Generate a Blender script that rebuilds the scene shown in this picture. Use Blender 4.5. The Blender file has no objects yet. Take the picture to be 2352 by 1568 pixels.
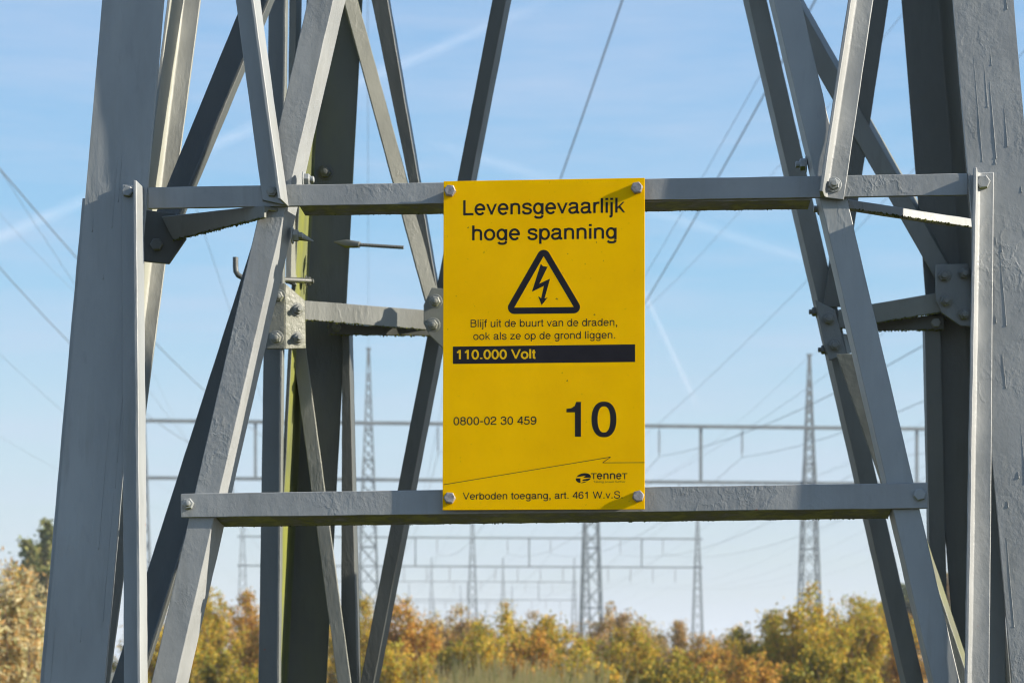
import bpy, bmesh, math, random
import numpy as np
from mathutils import Vector, Matrix, Quaternion
C = bpy.context.scene
COL = C.collection
R = math.radians

# ------------------------------------------------------------------ camera, sky, sun, exposure
FPX, CX, HY, CAMZ = 5004.0, 1176.0, 1506.0, 1.6      # focal length in px of a 2352 px wide picture
CAM = Vector((0, 0, CAMZ))
cd = bpy.data.cameras.new('camera'); cam = bpy.data.objects.new('camera', cd); COL.objects.link(cam)
cam.location = CAM; cam.rotation_euler = (R(90), 0, 0)
cd.sensor_width = 23.5; cd.lens = 50.0
cd.shift_y = (HY - 784.0) / 2352.0
cd.clip_start = 0.05; cd.clip_end = 300000
cd.dof.use_dof = True; cd.dof.focus_distance = 3.56; cd.dof.aperture_fstop = 7.1; cd.dof.aperture_blades = 7
C.camera = cam

SUN = Vector((0.908, -0.175, 0.381)).normalized()
EL = math.asin(SUN.z); AZ = math.atan2(SUN.x, SUN.y)
wd = bpy.data.worlds.new('World'); C.world = wd; wd.use_nodes = True
nt = wd.node_tree; N = nt.nodes; L = nt.links
bg = N['Background']; bg.inputs['Strength'].default_value = 0.10
sky = N.new('ShaderNodeTexSky'); sky.sky_type = 'NISHITA'; sky.sun_disc = False
sky.sun_elevation = EL; sky.sun_rotation = AZ
sky.altitude = 0; sky.air_density = 1.0; sky.dust_density = 0.6; sky.ozone_density = 2.0
# the measured colour of this hazy autumn sky by elevation, mixed with the physical sky
tc = N.new('ShaderNodeTexCoord'); sz = N.new('ShaderNodeSeparateXYZ'); L.new(tc.outputs['Generated'], sz.inputs[0])
cr = N.new('ShaderNodeValToRGB'); EX = 0.10*2**0.9
for i_, (p_, c_) in enumerate(((0, (.58, .66, .74)), (.05, (.56, .68, .775)), (.11, (.49, .68, .83)), (.18, (.29, .59, .865)), (.27, (.285, .54, .86)), (.45, (.24, .44, .78)), (1., (.12, .26, .60)))):
    e_ = cr.color_ramp.elements[i_] if i_ < 2 else cr.color_ramp.elements.new(p_); e_.position = p_; e_.color = (*c_, 1)
gain = N.new('ShaderNodeMixRGB'); gain.blend_type = 'MULTIPLY'; gain.inputs[0].default_value = 1; gain.inputs[2].default_value = (1/EX, 1/EX, 1/EX, 1)
L.new(sz.outputs['Z'], cr.inputs['Fac']); L.new(cr.outputs['Color'], gain.inputs[1])
m0 = N.new('ShaderNodeMixRGB'); m0.inputs[0].default_value = .8; L.new(sky.outputs['Color'], m0.inputs[1]); L.new(gain.outputs[0], m0.inputs[2])
# thin cirrus veils drawn out along one direction of the sky
mp = N.new('ShaderNodeMapping'); mp.inputs['Scale'].default_value = (1.6, 1.6, 13); mp.inputs['Rotation'].default_value = (0, R(7), 0)
nz = N.new('ShaderNodeTexNoise'); nz.inputs['Scale'].default_value = 3.2; nz.inputs['Detail'].default_value = 8; nz.inputs['Roughness'].default_value = 0.6
rp = N.new('ShaderNodeMapRange'); rp.inputs['From Min'].default_value = 0.42; rp.inputs['From Max'].default_value = 0.72; rp.inputs['To Max'].default_value = 0.42
mx = N.new('ShaderNodeMixRGB'); mx.inputs['Color2'].default_value = (.62/EX, .70/EX, .88/EX, 1)
L.new(tc.outputs['Generated'], mp.inputs['Vector']); L.new(mp.outputs['Vector'], nz.inputs['Vector'])
L.new(nz.outputs['Fac'], rp.inputs['Value']); L.new(rp.outputs['Result'], mx.inputs['Fac'])
L.new(m0.outputs[0], mx.inputs['Color1']); L.new(mx.outputs['Color'], bg.inputs['Color'])

sl = bpy.data.lights.new('sun', 'SUN'); sl.energy = 5.0; sl.angle = R(0.5); sl.color = (1.0, 0.91, 0.78)
so = bpy.data.objects.new('sun', sl); COL.objects.link(so)
so.rotation_euler = (-SUN).to_track_quat('-Z', 'Y').to_euler(); so.location = (30, -10, 30)
C.view_settings.view_transform = 'Standard'; C.view_settings.look = 'None'
C.view_settings.exposure = 0.9; C.view_settings.gamma = 1.0
C.cycles.use_denoising = True; C.cycles.pixel_filter_type = 'BLACKMAN_HARRIS'; C.cycles.filter_width = 1.15
C.cycles.max_bounces = 6; C.cycles.transparent_max_bounces = 16; C.cycles.volume_bounces = 1
C.cycles.use_adaptive_sampling = True; C.cycles.adaptive_threshold = 0.02

# ------------------------------------------------------------------ object helpers
def empty(name, loc, label=None, cat=None, group=None):
    o = bpy.data.objects.new(name, None); COL.objects.link(o); o.location = loc; o.empty_display_size = .1
    return tag(o, label, cat, group)
def tag(o, label=None, cat=None, group=None, kind=None):
    if label: o['label'] = label
    if cat: o['category'] = cat
    if group: o['group'] = group
    if kind: o['kind'] = kind
    return o
def world_loc(p):
    v = Vector((0, 0, 0))
    while p is not None: v = v + p.location; p = p.parent
    return v
class MB:
    """collects faces (world coordinates) and links them as ONE mesh object"""
    def __init__(s): s.v = []; s.f = []
    def add(s, vs, fs):
        k = len(s.v); s.v += [tuple(v) for v in vs]; s.f += [tuple(i + k for i in f) for f in fs]; return s
    def box(s, c, x, y, z):
        c = Vector(c); x = Vector(x); y = Vector(y); z = Vector(z)
        return s.add([c + x*a + y*b + z*d for d in (-1, 1) for a, b in ((-1, -1), (1, -1), (1, 1), (-1, 1))],
                     [(3, 2, 1, 0), (4, 5, 6, 7), (0, 1, 5, 4), (1, 2, 6, 5), (2, 3, 7, 6), (3, 0, 4, 7)])
    def beam(s, a, b, w, h=None, up=(0, 0, 1)):
        a = Vector(a); b = Vector(b); d = b - a; l = d.length; d.normalize()
        h = h or w; up = Vector(up)
        if abs(d.dot(up)) > .98: up = Vector((0, 1, 0))
        x = d.cross(up).normalized(); z = x.cross(d)
        return s.box((a + b)/2, d*l/2, x*w/2, z*h/2)
    def tube(s, pts, rad, n=8, cap=True):
        pts = [Vector(p) for p in pts]; rad = rad if isinstance(rad, (list, tuple)) else [rad]*len(pts)
        vs = []; fs = []; ref = None
        for i, p in enumerate(pts):
            d = (pts[min(i+1, len(pts)-1)] - pts[max(i-1, 0)]).normalized()
            if ref is None: ref = Vector((0, 0, 1)) if abs(d.z) < .9 else Vector((1, 0, 0))
            x = d.cross(ref).normalized(); y = x.cross(d); ref = y
            for k in range(n):
                a = 2*math.pi*k/n; vs.append(p + (x*math.cos(a) + y*math.sin(a))*rad[i])
        for i in range(len(pts)-1):
            for k in range(n):
                k2 = (k+1) % n; fs.append((i*n+k, i*n+k2, (i+1)*n+k2, (i+1)*n+k))
        if cap: fs.append(tuple(range(n-1, -1, -1))); fs.append(tuple((len(pts)-1)*n+k for k in range(n)))
        return s.add(vs, fs)
    def build(s, name, mat, parent=None, smooth=None, bevel=0, loc=None):
        base = world_loc(parent) if parent else Vector(loc or (0, 0, 0))
        me = bpy.data.meshes.new(name)
        me.from_pydata([tuple(Vector(v) - base) for v in s.v], [], s.f); me.update()
        bm = bmesh.new(); bm.from_mesh(me); bmesh.ops.recalc_face_normals(bm, faces=bm.faces); bm.to_mesh(me); bm.free()
        if smooth is not None:
            me.polygons.foreach_set('use_smooth', [True]*len(me.polygons)); me.set_sharp_from_angle(angle=R(smooth))
        o = bpy.data.objects.new(name, me); COL.objects.link(o); me.materials.append(mat)
        if parent: o.parent = parent
        elif loc: o.location = loc
        if bevel:
            b = o.modifiers.new('bevel', 'BEVEL'); b.width = bevel; b.segments = 2; b.limit_method = 'ANGLE'; b.angle_limit = R(50)
        return o

# ------------------------------------------------------------------ materials
def mat(name, base=(.5, .5, .5), rough=.6, metal=0, spec=.5):
    m = bpy.data.materials.new(name); m.use_nodes = True
    b = m.node_tree.nodes['Principled BSDF']; b.inputs['Base Color'].default_value = (*base, 1)
    b.inputs['Roughness'].default_value = rough; b.inputs['Metallic'].default_value = metal
    b.inputs['Specular IOR Level'].default_value = spec
    return m, m.node_tree, b
def node(nt, typ, **kw):
    n = nt.nodes.new(typ)
    for k, v in kw.items():
        if k in n.inputs.keys(): n.inputs[k].default_value = v
        else: setattr(n, k, v)
    return n
def noise(nt, vec, scale, detail=4, rough=.55):
    n = node(nt, 'ShaderNodeTexNoise', Scale=scale, Detail=detail, Roughness=rough); nt.links.new(vec, n.inputs['Vector']); return n.outputs['Fac']
def rng(nt, val, a, b, c=0., d=1.):
    n = nt.nodes.new('ShaderNodeMapRange'); n.inputs['From Min'].default_value = a; n.inputs['From Max'].default_value = b
    n.inputs['To Min'].default_value = c; n.inputs['To Max'].default_value = d; nt.links.new(val, n.inputs['Value']); return n.outputs['Result']
def mth(nt, op, a, b):
    n = nt.nodes.new('ShaderNodeMath'); n.operation = op
    for i, q in enumerate((a, b)):
        if hasattr(q, 'links'): nt.links.new(q, n.inputs[i])
        else: n.inputs[i].default_value = q
    return n.outputs[0]
def mix(nt, fac, a, b):
    n = nt.nodes.new('ShaderNodeMixRGB')
    for k, q in (('Fac', fac), ('Color1', a), ('Color2', b)):
        if hasattr(q, 'links'): nt.links.new(q, n.inputs[k])
        elif isinstance(q, tuple): n.inputs[k].default_value = (*q, 1)
        else: n.inputs[k].default_value = q
    return n.outputs[0]

def paint(name, base, algae=0.0, seed=0., wr=1.0, zs=.33):
    m, nt, b = mat(name, base, .48)
    g = nt.nodes.new('ShaderNodeNewGeometry'); tc = nt.nodes.new('ShaderNodeTexCoord')
    mp = node(nt, 'ShaderNodeMapping'); mp.inputs['Scale'].default_value = (1, 1, zs); mp.inputs['Location'].default_value = (seed, seed*2, seed)
    nt.links.new(tc.outputs['Object'], mp.inputs['Vector']); v = mp.outputs['Vector']; vo = tc.outputs['Object']
    n1 = noise(nt, v, 9, 6, .6); n2 = noise(nt, v, 60, 5, .6); n3 = noise(nt, v, 190, 3, .5)
    dark = tuple(c*.82 for c in base); lite = tuple(c*1.12 for c in base)
    col = mix(nt, rng(nt, n1, .3, .7), dark, lite)
    col = mix(nt, rng(nt, n2, .60, .74, 0, .35), col, tuple(c*.7 for c in base))
    sx = nt.nodes.new('ShaderNodeSeparateXYZ'); nt.links.new(g.outputs['True Normal'], sx.inputs[0])
    dn = rng(nt, sx.outputs['Z'], -.35, -.8, 0, 1)                           # algae live on the wet undersides
    n4 = noise(nt, vo, 26, 5, .65)
    col = mix(nt, mth(nt, 'MULTIPLY', dn, rng(nt, n4, .3, .5, .45, 1)), col, mix(nt, rng(nt, n4, .42, .62), (.042, .052, .006), (.17, .19, .012)))
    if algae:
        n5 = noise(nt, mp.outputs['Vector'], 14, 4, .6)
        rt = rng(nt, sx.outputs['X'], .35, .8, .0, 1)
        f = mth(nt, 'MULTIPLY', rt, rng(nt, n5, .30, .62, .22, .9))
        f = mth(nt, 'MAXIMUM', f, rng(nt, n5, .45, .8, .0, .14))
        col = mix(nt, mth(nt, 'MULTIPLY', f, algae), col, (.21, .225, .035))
    ms = node(nt, 'ShaderNodeMapping'); ms.inputs['Scale'].default_value = (1, 1, .05); ms.inputs['Location'].default_value = (seed*3, seed, 0); nt.links.new(vo, ms.inputs['Vector'])
    st = noise(nt, ms.outputs['Vector'], 42, 4, .6)
    col = mix(nt, mth(nt, 'MULTIPLY', rng(nt, st, .50, .72, 0, .42), rng(nt, noise(nt, vo, 4, 2), .35, .6)), col, tuple(c*q for c, q in zip(base, (.62, .60, .52))))
    # chips down to red primer
    n6 = noise(nt, vo, 33, 2, .5)
    col = mix(nt, rng(nt, n6, .775, .80), col, (.25, .085, .06))
    nt.links.new(col, b.inputs['Base Color'])
    nt.links.new(rng(nt, n1, .3, .7, .40, .6), b.inputs['Roughness'])
    # wrinkles, sags and blisters of many coats of paint
    wv = noise(nt, v, 24, 4, .6); rd = mth(nt, 'SUBTRACT', 1., mth(nt, 'MULTIPLY', mth(nt, 'ABSOLUTE', mth(nt, 'SUBTRACT', wv, .5), 0), 16))
    rd = mth(nt, 'MULTIPLY', mth(nt, 'MAXIMUM', rd, 0.), rng(nt, noise(nt, vo, 7, 2), .5, .62))
    h = mth(nt, 'ADD', mth(nt, 'MULTIPLY', n2, 1.4), mth(nt, 'MULTIPLY', n3, .42)); h = mth(nt, 'ADD', h, mth(nt, 'MULTIPLY', rd, .5))
    h = mth(nt, 'MULTIPLY', h, rng(nt, noise(nt, vo, 5.3, 2), .38, .64, .35, 1.15))
    bp = node(nt, 'ShaderNodeBump', Strength=.75, Distance=.0011*wr); nt.links.new(h, bp.inputs['Height']); nt.links.new(bp.outputs['Normal'], b.inputs['Normal'])
    return m
PB = (.285, .30, .295)
M_PAINT = paint('grey_paint', PB)
M_PAINT_B = paint('grey_paint_worn', (.265, .275, .27), seed=3.7, wr=1.1, zs=.8)
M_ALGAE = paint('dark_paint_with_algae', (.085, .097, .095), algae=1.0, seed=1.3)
M_OLD = paint('olive_grey_paint', (.24, .245, .22), algae=.18, seed=5.1)
M_DARK = paint('weathered_paint_with_shade', (.088, .094, .086), seed=7.9, zs=.5)  # weathered paint; its dark tone also carries the shade on inner braces
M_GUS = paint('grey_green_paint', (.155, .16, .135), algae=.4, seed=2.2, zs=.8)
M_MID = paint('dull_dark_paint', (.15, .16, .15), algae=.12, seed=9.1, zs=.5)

def simple(name, base, rough=.6, metal=0, var=.25, scale=40, bump=0, spec=.5):
    m, nt, b = mat(name, base, rough, metal, spec)
    tc = nt.nodes.new('ShaderNodeTexCoord'); n1 = noise(nt, tc.outputs['Object'], scale, 5, .6)
    nt.links.new(mix(nt, rng(nt, n1, .3, .7), tuple(c*(1-var) for c in base), tuple(c*(1+var) for c in base)), b.inputs['Base Color'])
    if bump:
        bp = node(nt, 'ShaderNodeBump', Strength=.6, Distance=bump); nt.links.new(n1, bp.inputs['Height']); nt.links.new(bp.outputs['Normal'], b.inputs['Normal'])
    return m
M_STEEL = simple('galvanised_steel', (.27, .25, .24), .55, .4, .5, 150, .0006)
M_MOSS = simple('moss', (.085, .095, .012), .95, 0, .6, 90)
M_FAR = simple('weathered_grey_steel', (.16, .185, .19), .6, 0, .2, 2)
M_WIRE = simple('aluminium_cable', (.14, .16, .17), .5, .3, .1, 3)
M_INS = simple('glazed_insulator', (.12, .11, .105), .3, 0, .2, 6)
M_BARK = simple('grey_brown_bark', (.14, .105, .075), .9, 0, .35, 12)
M_INK = simple('black_sign_ink', (.013, .012, .016), .6, 0, .2, 30, spec=.12)
M_YTEXT = simple('yellow_sign_ink', (.72, .44, .002), .6, 0, .04, 20, spec=.1)
M_SIGN, nt, b = mat('yellow_enamel', (.8, .5, .0), .55, 0, .0)
tc = nt.nodes.new('ShaderNodeTexCoord'); vo = tc.outputs['Object']
c = mix(nt, rng(nt, noise(nt, vo, 7, 4, .55), .3, .7), (.81, .446, .0005), (.91, .513, .001))
c = mix(nt, rng(nt, noise(nt, vo, 150, 3), .70, .74, 0, .55), c, (.36, .22, .01))
c = mix(nt, rng(nt, noise(nt, vo, 118, 1), .79, .81, 0, .8), c, (.12, .08, .03))
nt.links.new(c, b.inputs['Base Color'])
bp = node(nt, 'ShaderNodeBump', Strength=.25, Distance=.0012); nt.links.new(noise(nt, vo, 22, 3), bp.inputs['Height']); nt.links.new(bp.outputs['Normal'], b.inputs['Normal'])

# ------------------------------------------------------------------ the pylon's planes: pixel of the photograph -> point on a real plane
def ray(x, y): return Vector(((x-CX)/FPX, 1.0, (HY-y)/FPX))
def at(x, y, d): return CAM + ray(x, y)*d
def proj(p): return Vector((CX + FPX*(p.x)/p.y, HY - FPX*(p.z-CAMZ)/p.y))
YAW = math.atan(.066); LEAN = .06
XH = Vector((math.cos(YAW), -math.sin(YAW), 0)); NIN0 = Vector((math.sin(YAW), math.cos(YAW), 0))
P0 = at(1250, 790, 3.57)
def plane_n(x, u):
    n = x.cross(u).normalized(); return n if n.y > 0 else -n
NF = plane_n(XH, (Vector((0, 0, 1)) + NIN0*LEAN)); NR = plane_n(XH, (Vector((0, 0, 1)) - NIN0*.10))
PLANES = {'F': (P0, NF), 'R': (P0 + NIN0*1.46, NR)}
def hit(x, y, pl, off=0.):
    p, n = PLANES[pl]; r = ray(x, y); p = p + n*off
    return CAM + r*((p - CAM).dot(n)/r.dot(n))
def add_plane(k, a, b, c):
    n = (b-a).cross(c-a).normalized(); n = n if n.y > 0 else -n; PLANES[k] = (a, n)
add_plane('L', hit(240, 0, 'F'), hit(105, 1568, 'F'), hit(720, 0, 'R'))
def depth(x, y, pl, off=0.):
    if isinstance(pl, (int, float)): return pl + off
    return hit(x, y, pl, off).y

random.seed(11)
def section(e1, e2, n, t, root, D, lat, r=.006):
    """closed outline of an L (or flat bar) between e1 and e2; n points away from the viewer"""
    if root == 1: e1, e2 = e2, e1
    u = (e2 - e1).normalized(); P = lambda b, a, v: b + u*a + n*v
    if root is None: return [P(e1, 0, 0), P(e2, 0, 0), P(e2, 0, t), P(e1, 0, t)]
    ks = (.0, .25, .55, 1.)
    if D > 0:
        fil = [P(e2, -t - r*(k), t + r*(1-k)**1.6) for k in ks]
        return [P(e1, 0, 0), P(e2, 0, 0), P(e2, lat, D), P(e2, lat - t, D)] + fil + [P(e1, 0, t)]
    fil = [P(e2, -t - r*(1-k)**1.0*1.0, -r*(k)**1.6) for k in ks]
    return [P(e1, 0, t), P(e1, 0, 0)] + fil + [P(e2, lat - t, D), P(e2, lat, D), P(e2, 0, t)]
def prism(mb, s0, s1, jit=.00035, step=.03):
    n = len(s0); l = (sum(s1, Vector()) - sum(s0, Vector())).length/n; k = max(1, min(90, int(l/step)))
    vs = []; fs = []
    for i in range(k+1):
        f = i/k
        for a, b in zip(s0, s1):
            p = a.lerp(b, f)
            if 0 < i < k: p = p + Vector((random.uniform(-1, 1), random.uniform(-1, 1), random.uniform(-1, 1)))*jit
            vs.append(p)
    for i in range(k):
        for q in range(n):
            q2 = (q+1) % n; fs.append((i*n+q, i*n+q2, (i+1)*n+q2, (i+1)*n+q))
    fs.append(tuple(range(n))); fs.append(tuple(k*n+q for q in range(n-1, -1, -1)))
    mb.add(vs, fs)
def edge_pts(e, pl, off, e_other=None):
    out = []
    for i in (0, 1):
        x, y = e[i]
        if pl in ('F', 'R'): out.append(hit(x, y, pl, off))
        elif isinstance(pl, tuple): out.append(at(x, y, pl[i]))
        else:
            xm, ym = (x + e_other[i][0])/2, (y + e_other[i][1])/2
            out.append(at(x, y, depth(xm, ym, pl, off)))
    return out
def angle(mb, e1, e2, pl, off=0., root=None, D=0., sp=None, t=.006, tw=0.):
    """one rolled angle: its flat flange between edge e1 and edge e2, its other flange D deep at edge `root`"""
    a0, a1 = edge_pts(e1, pl, off, e2); b0, b1 = edge_pts(e2, pl, off, e1)
    if tw: b0 = CAM + (b0 - CAM)*(1 + tw/b0.y); b1 = CAM + (b1 - CAM)*(1 + tw/b1.y)
    ax = (a1 - a0).normalized(); n = (b0 - a0).cross(ax).normalized(); n = n if n.y > 0 else -n
    lat = 0.
    if root and sp is not None:
        e, o = (b0, a0) if root == 2 else (a0, b0)
        u = (e - o).normalized(); ui = (proj(e + u*.01) - proj(e)); per = ui.length/.01; ui.normalize()
        nat = (proj(e + n*D) - proj(e)).dot(ui); want = sp
        lat = max(-.8*abs(D), min(.8*abs(D), (want - nat)/per))
    prism(mb, section(a0, b0, n, t, root, D, lat), section(a1, b1, n, t, root, D, lat))
    return n
def lin(pa, pb, y): return (pa[0] + (pb[0]-pa[0])*(y-pa[1])/(pb[1]-pa[1]), y)
def moss(mb, a, b, n, size, rnd):
    a = Vector(a); b = Vector(b)
    for _ in range(n):
        p = a.lerp(b, rnd.random()) + Vector((rnd.uniform(-.001, .001), rnd.uniform(-.003, .003), rnd.uniform(-.5, .4)*size))
        s = size*rnd.uniform(.35, 1.0)
        vs = [p + Vector((rnd.uniform(-1, 1), rnd.uniform(-1, 1), rnd.uniform(-1, 1))).normalized()*s for _ in range(6)]
        mb.add(vs, [(0, 1, 2), (0, 2, 3), (0, 3, 4), (0, 4, 5), (0, 5, 1), (1, 2, 4), (2, 3, 5), (3, 4, 1), (4, 5, 2)])

pylon = empty('lattice_pylon', (hit(1250, 790, 'F').x, 4.3, 0), 'grey painted steel pylon of bolted angle bars carrying the yellow warning sign', 'pylon')
def part(name, *bars, m=M_PAINT, parent=None):
    mb = MB(); n = None
    for k in bars: n = angle(mb, **k)
    return mb.build(name, m, parent or pylon, smooth=40, bevel=.0013)
def K(e1, e2, pl, **k): return dict(e1=e1, e2=e2, pl=pl, **k)
def ext(e, y0, y1): return (lin(e[0], e[1], y0), lin(e[0], e[1], y1))

def drips(mb, pl, off, x0, x1, y0, y1, slope, n, rnd):
    """runs of paint that set on the face: a ridge with a bead at its lower end"""
    for _ in range(n):
        y = rnd.uniform(y0, y1); x = rnd.uniform(x0, x1) + slope*y; l = rnd.choice((6, 12, 25, 60, 130, 220))*rnd.uniform(.6, 1.4); w = rnd.uniform(.0005, .0009)
        pts = []; rad = []
        for dy, q in ((0, .25), (.35*l, .5), (.7*l, .6), (l, .7), (l + 2.2, 1.15), (l + 4.2, 1.2), (l + 5.8, .8), (l + 6.6, .1)):
            pts.append(hit(x + slope*dy + rnd.uniform(-.4, .4), y + dy, pl, off)); rad.append(w*q)
        mb.tube(pts, rad, 8)
rnd = random.Random(5)
# --- four legs
TOP, BOT = -1700, 3830
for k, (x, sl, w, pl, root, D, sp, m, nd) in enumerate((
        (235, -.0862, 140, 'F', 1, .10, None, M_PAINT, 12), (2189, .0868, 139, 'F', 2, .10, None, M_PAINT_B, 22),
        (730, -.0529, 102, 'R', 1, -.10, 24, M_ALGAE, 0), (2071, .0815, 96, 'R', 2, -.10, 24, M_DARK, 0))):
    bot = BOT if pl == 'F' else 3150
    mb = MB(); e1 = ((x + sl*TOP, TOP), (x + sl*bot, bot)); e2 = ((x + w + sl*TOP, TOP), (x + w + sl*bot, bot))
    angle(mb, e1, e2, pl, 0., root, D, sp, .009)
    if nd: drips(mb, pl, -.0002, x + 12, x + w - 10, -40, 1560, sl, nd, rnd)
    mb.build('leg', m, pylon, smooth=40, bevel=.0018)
# splice plate on the outer side of the near left leg
part('splice_plate', K(((189, 455), (62, 1900)), ((199, 455), (72, 1900)), 'F', off=.011, t=.09), m=M_PAINT)
# --- the two cross beams that carry the sign
def beam(e1, e2, lip, D, sp, rn):
    mb = MB(); n = angle(mb, e1, e2, 'F', off=.002)
    r0, r1 = hit(*lip[0], 'F', .0085), hit(*lip[1], 'F', .0085)
    dz = Vector((0, 0, -sp))
    for_v = [r0, r1, r1 + n*D + dz, r0 + n*D + dz]; t = Vector((0, 0, .006))
    prism(mb, [for_v[0], for_v[3], for_v[3] + t, for_v[0] + t], [for_v[1], for_v[2], for_v[2] + t, for_v[1] + t], .0005, .015)
    o = mb.build('cross_beam', M_PAINT_B, pylon, smooth=40, bevel=.0012)
    mo = MB(); moss(mo, for_v[3] + Vector((0, -.004, .001)), for_v[2] + Vector((0, -.004, .001)), 360, .0021, rn)
    mo.build('moss', M_MOSS, o)
    return o
beam(((340, 430), (2223, 398)), ((340, 479), (2223, 448)), ((688, 475), (1862, 460)), .058, .0, rnd)
beam(((415, 1133), (2131, 1108)), ((415, 1188), (2131, 1167)), ((496, 1188), (2049, 1168)), .062, .0085, rnd)
# --- front face diagonals (behind the beams) and upper struts (in front of them)
a = ((707, 0), (347, 1568)); b_ = ((766, 0), (404, 1568))
part('diagonal_brace', K(ext(a, -900, 2350), ext(b_, -900, 2350), 'F', off=.0088, root=2, D=.055, sp=19), m=M_PAINT_B)
a = ((1777, 0), (2144, 1568)); b_ = ((1839, 0), (2206, 1568))
part('diagonal_brace', K(ext(a, -900, 2350), ext(b_, -900, 2350), 'F', off=.0088, root=1, D=.055, sp=2))
a = ((541, 0), (602, 458)); b_ = ((597, 0), (662, 472))
part('strut', K(ext(a, -900, 459), ext(b_, -900, 473), 'F', off=-.0045, root=2, D=-.036, sp=-18))
a = ((1953, 0), (1885, 452)); b_ = ((2006, 0), (1938, 459))
part('strut', K(ext(a, -900, 453), ext(b_, -900, 459), 'F', off=-.0045, root=1, D=-.034, sp=1.5), m=M_PAINT_B)
part('upright_angle', K(((280, 423), (292, 3700)), ((328, 428), (357, 3700)), 'F', off=-.0066, root=2, D=-.036, sp=-16))
part('upright_angle', K(((2236, 397), (2180, 3700)), ((2283, 395), (2254, 3700)), 'F', off=-.0066, root=1, D=-.032, sp=0.), m=M_PAINT_B)
part('upright_angle', K(((2258, 880), (2262, 3600)), ((2308, 880), (2318, 3600)), 'F', off=.05, root=2, D=.04), m=M_OLD)
# --- left side face
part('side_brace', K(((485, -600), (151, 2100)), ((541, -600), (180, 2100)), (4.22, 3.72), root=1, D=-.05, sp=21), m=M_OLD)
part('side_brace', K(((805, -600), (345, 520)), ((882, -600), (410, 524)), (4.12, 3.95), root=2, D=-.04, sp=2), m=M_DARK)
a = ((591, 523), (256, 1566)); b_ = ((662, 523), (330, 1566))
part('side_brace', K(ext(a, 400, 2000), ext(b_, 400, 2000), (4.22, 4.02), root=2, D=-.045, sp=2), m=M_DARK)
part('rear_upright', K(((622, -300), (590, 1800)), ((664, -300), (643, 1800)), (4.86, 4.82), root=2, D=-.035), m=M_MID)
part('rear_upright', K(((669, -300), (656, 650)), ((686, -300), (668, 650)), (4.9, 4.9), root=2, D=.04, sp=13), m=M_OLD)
# --- plan braces in the corners at the height of the upper beam
part('corner_brace', K(((606, 472), (370, 497)), ((606, 500), (398, 552)), (3.60, 3.80), root=1, D=.05), m=M_MID)
part('corner_brace', K(((1950, 458), (2236, 503)), ((1950, 479), (2236, 523)), (3.60, 3.77), root=1, D=.05))
# --- rear face
a = ((789, 0), (969, 660)); b_ = ((822, 0), (1004, 660))
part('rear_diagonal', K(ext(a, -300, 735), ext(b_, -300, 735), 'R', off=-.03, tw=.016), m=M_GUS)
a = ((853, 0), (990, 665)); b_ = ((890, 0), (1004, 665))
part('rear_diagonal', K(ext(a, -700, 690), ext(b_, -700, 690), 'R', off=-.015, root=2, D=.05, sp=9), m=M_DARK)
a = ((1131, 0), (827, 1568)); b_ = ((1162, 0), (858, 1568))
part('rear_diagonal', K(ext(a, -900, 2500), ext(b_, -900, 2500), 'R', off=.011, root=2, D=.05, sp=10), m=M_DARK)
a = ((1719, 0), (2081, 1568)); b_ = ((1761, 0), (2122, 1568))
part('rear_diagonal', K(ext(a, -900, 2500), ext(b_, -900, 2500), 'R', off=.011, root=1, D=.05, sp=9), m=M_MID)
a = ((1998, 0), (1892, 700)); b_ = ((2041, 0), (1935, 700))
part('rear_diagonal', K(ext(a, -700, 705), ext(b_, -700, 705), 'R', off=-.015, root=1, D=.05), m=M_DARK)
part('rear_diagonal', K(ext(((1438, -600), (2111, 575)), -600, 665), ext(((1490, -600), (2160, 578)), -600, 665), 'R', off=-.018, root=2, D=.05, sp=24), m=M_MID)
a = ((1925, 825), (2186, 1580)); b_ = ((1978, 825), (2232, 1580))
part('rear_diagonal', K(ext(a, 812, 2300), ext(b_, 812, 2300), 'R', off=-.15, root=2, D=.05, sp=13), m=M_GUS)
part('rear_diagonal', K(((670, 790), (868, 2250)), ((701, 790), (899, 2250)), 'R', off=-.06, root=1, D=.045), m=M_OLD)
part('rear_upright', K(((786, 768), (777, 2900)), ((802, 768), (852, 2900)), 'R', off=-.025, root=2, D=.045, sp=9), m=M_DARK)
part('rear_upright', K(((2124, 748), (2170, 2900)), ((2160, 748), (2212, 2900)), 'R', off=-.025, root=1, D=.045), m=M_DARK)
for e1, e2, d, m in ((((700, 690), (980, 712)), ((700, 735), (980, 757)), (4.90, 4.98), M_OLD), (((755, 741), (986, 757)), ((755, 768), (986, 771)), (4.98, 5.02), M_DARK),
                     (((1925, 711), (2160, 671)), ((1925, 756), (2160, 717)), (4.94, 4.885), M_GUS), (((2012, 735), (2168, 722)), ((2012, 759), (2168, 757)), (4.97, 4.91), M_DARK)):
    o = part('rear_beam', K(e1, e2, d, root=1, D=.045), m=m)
    mo = MB(); moss(mo, at(*e2[0], d[0]), at(*e2[1], d[1]), 120, .0035, rnd); mo.build('moss', M_MOSS, o)
mo = MB(); moss(mo, at(606, 500, 3.60), at(398, 552, 3.80), 160, .0032, rnd); mo.build('moss', M_MOSS, pylon)
mo = MB(); moss(mo, at(1960, 480, 3.605), at(2236, 523, 3.77), 150, .0028, rnd); mo.build('moss', M_MOSS, pylon)
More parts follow.
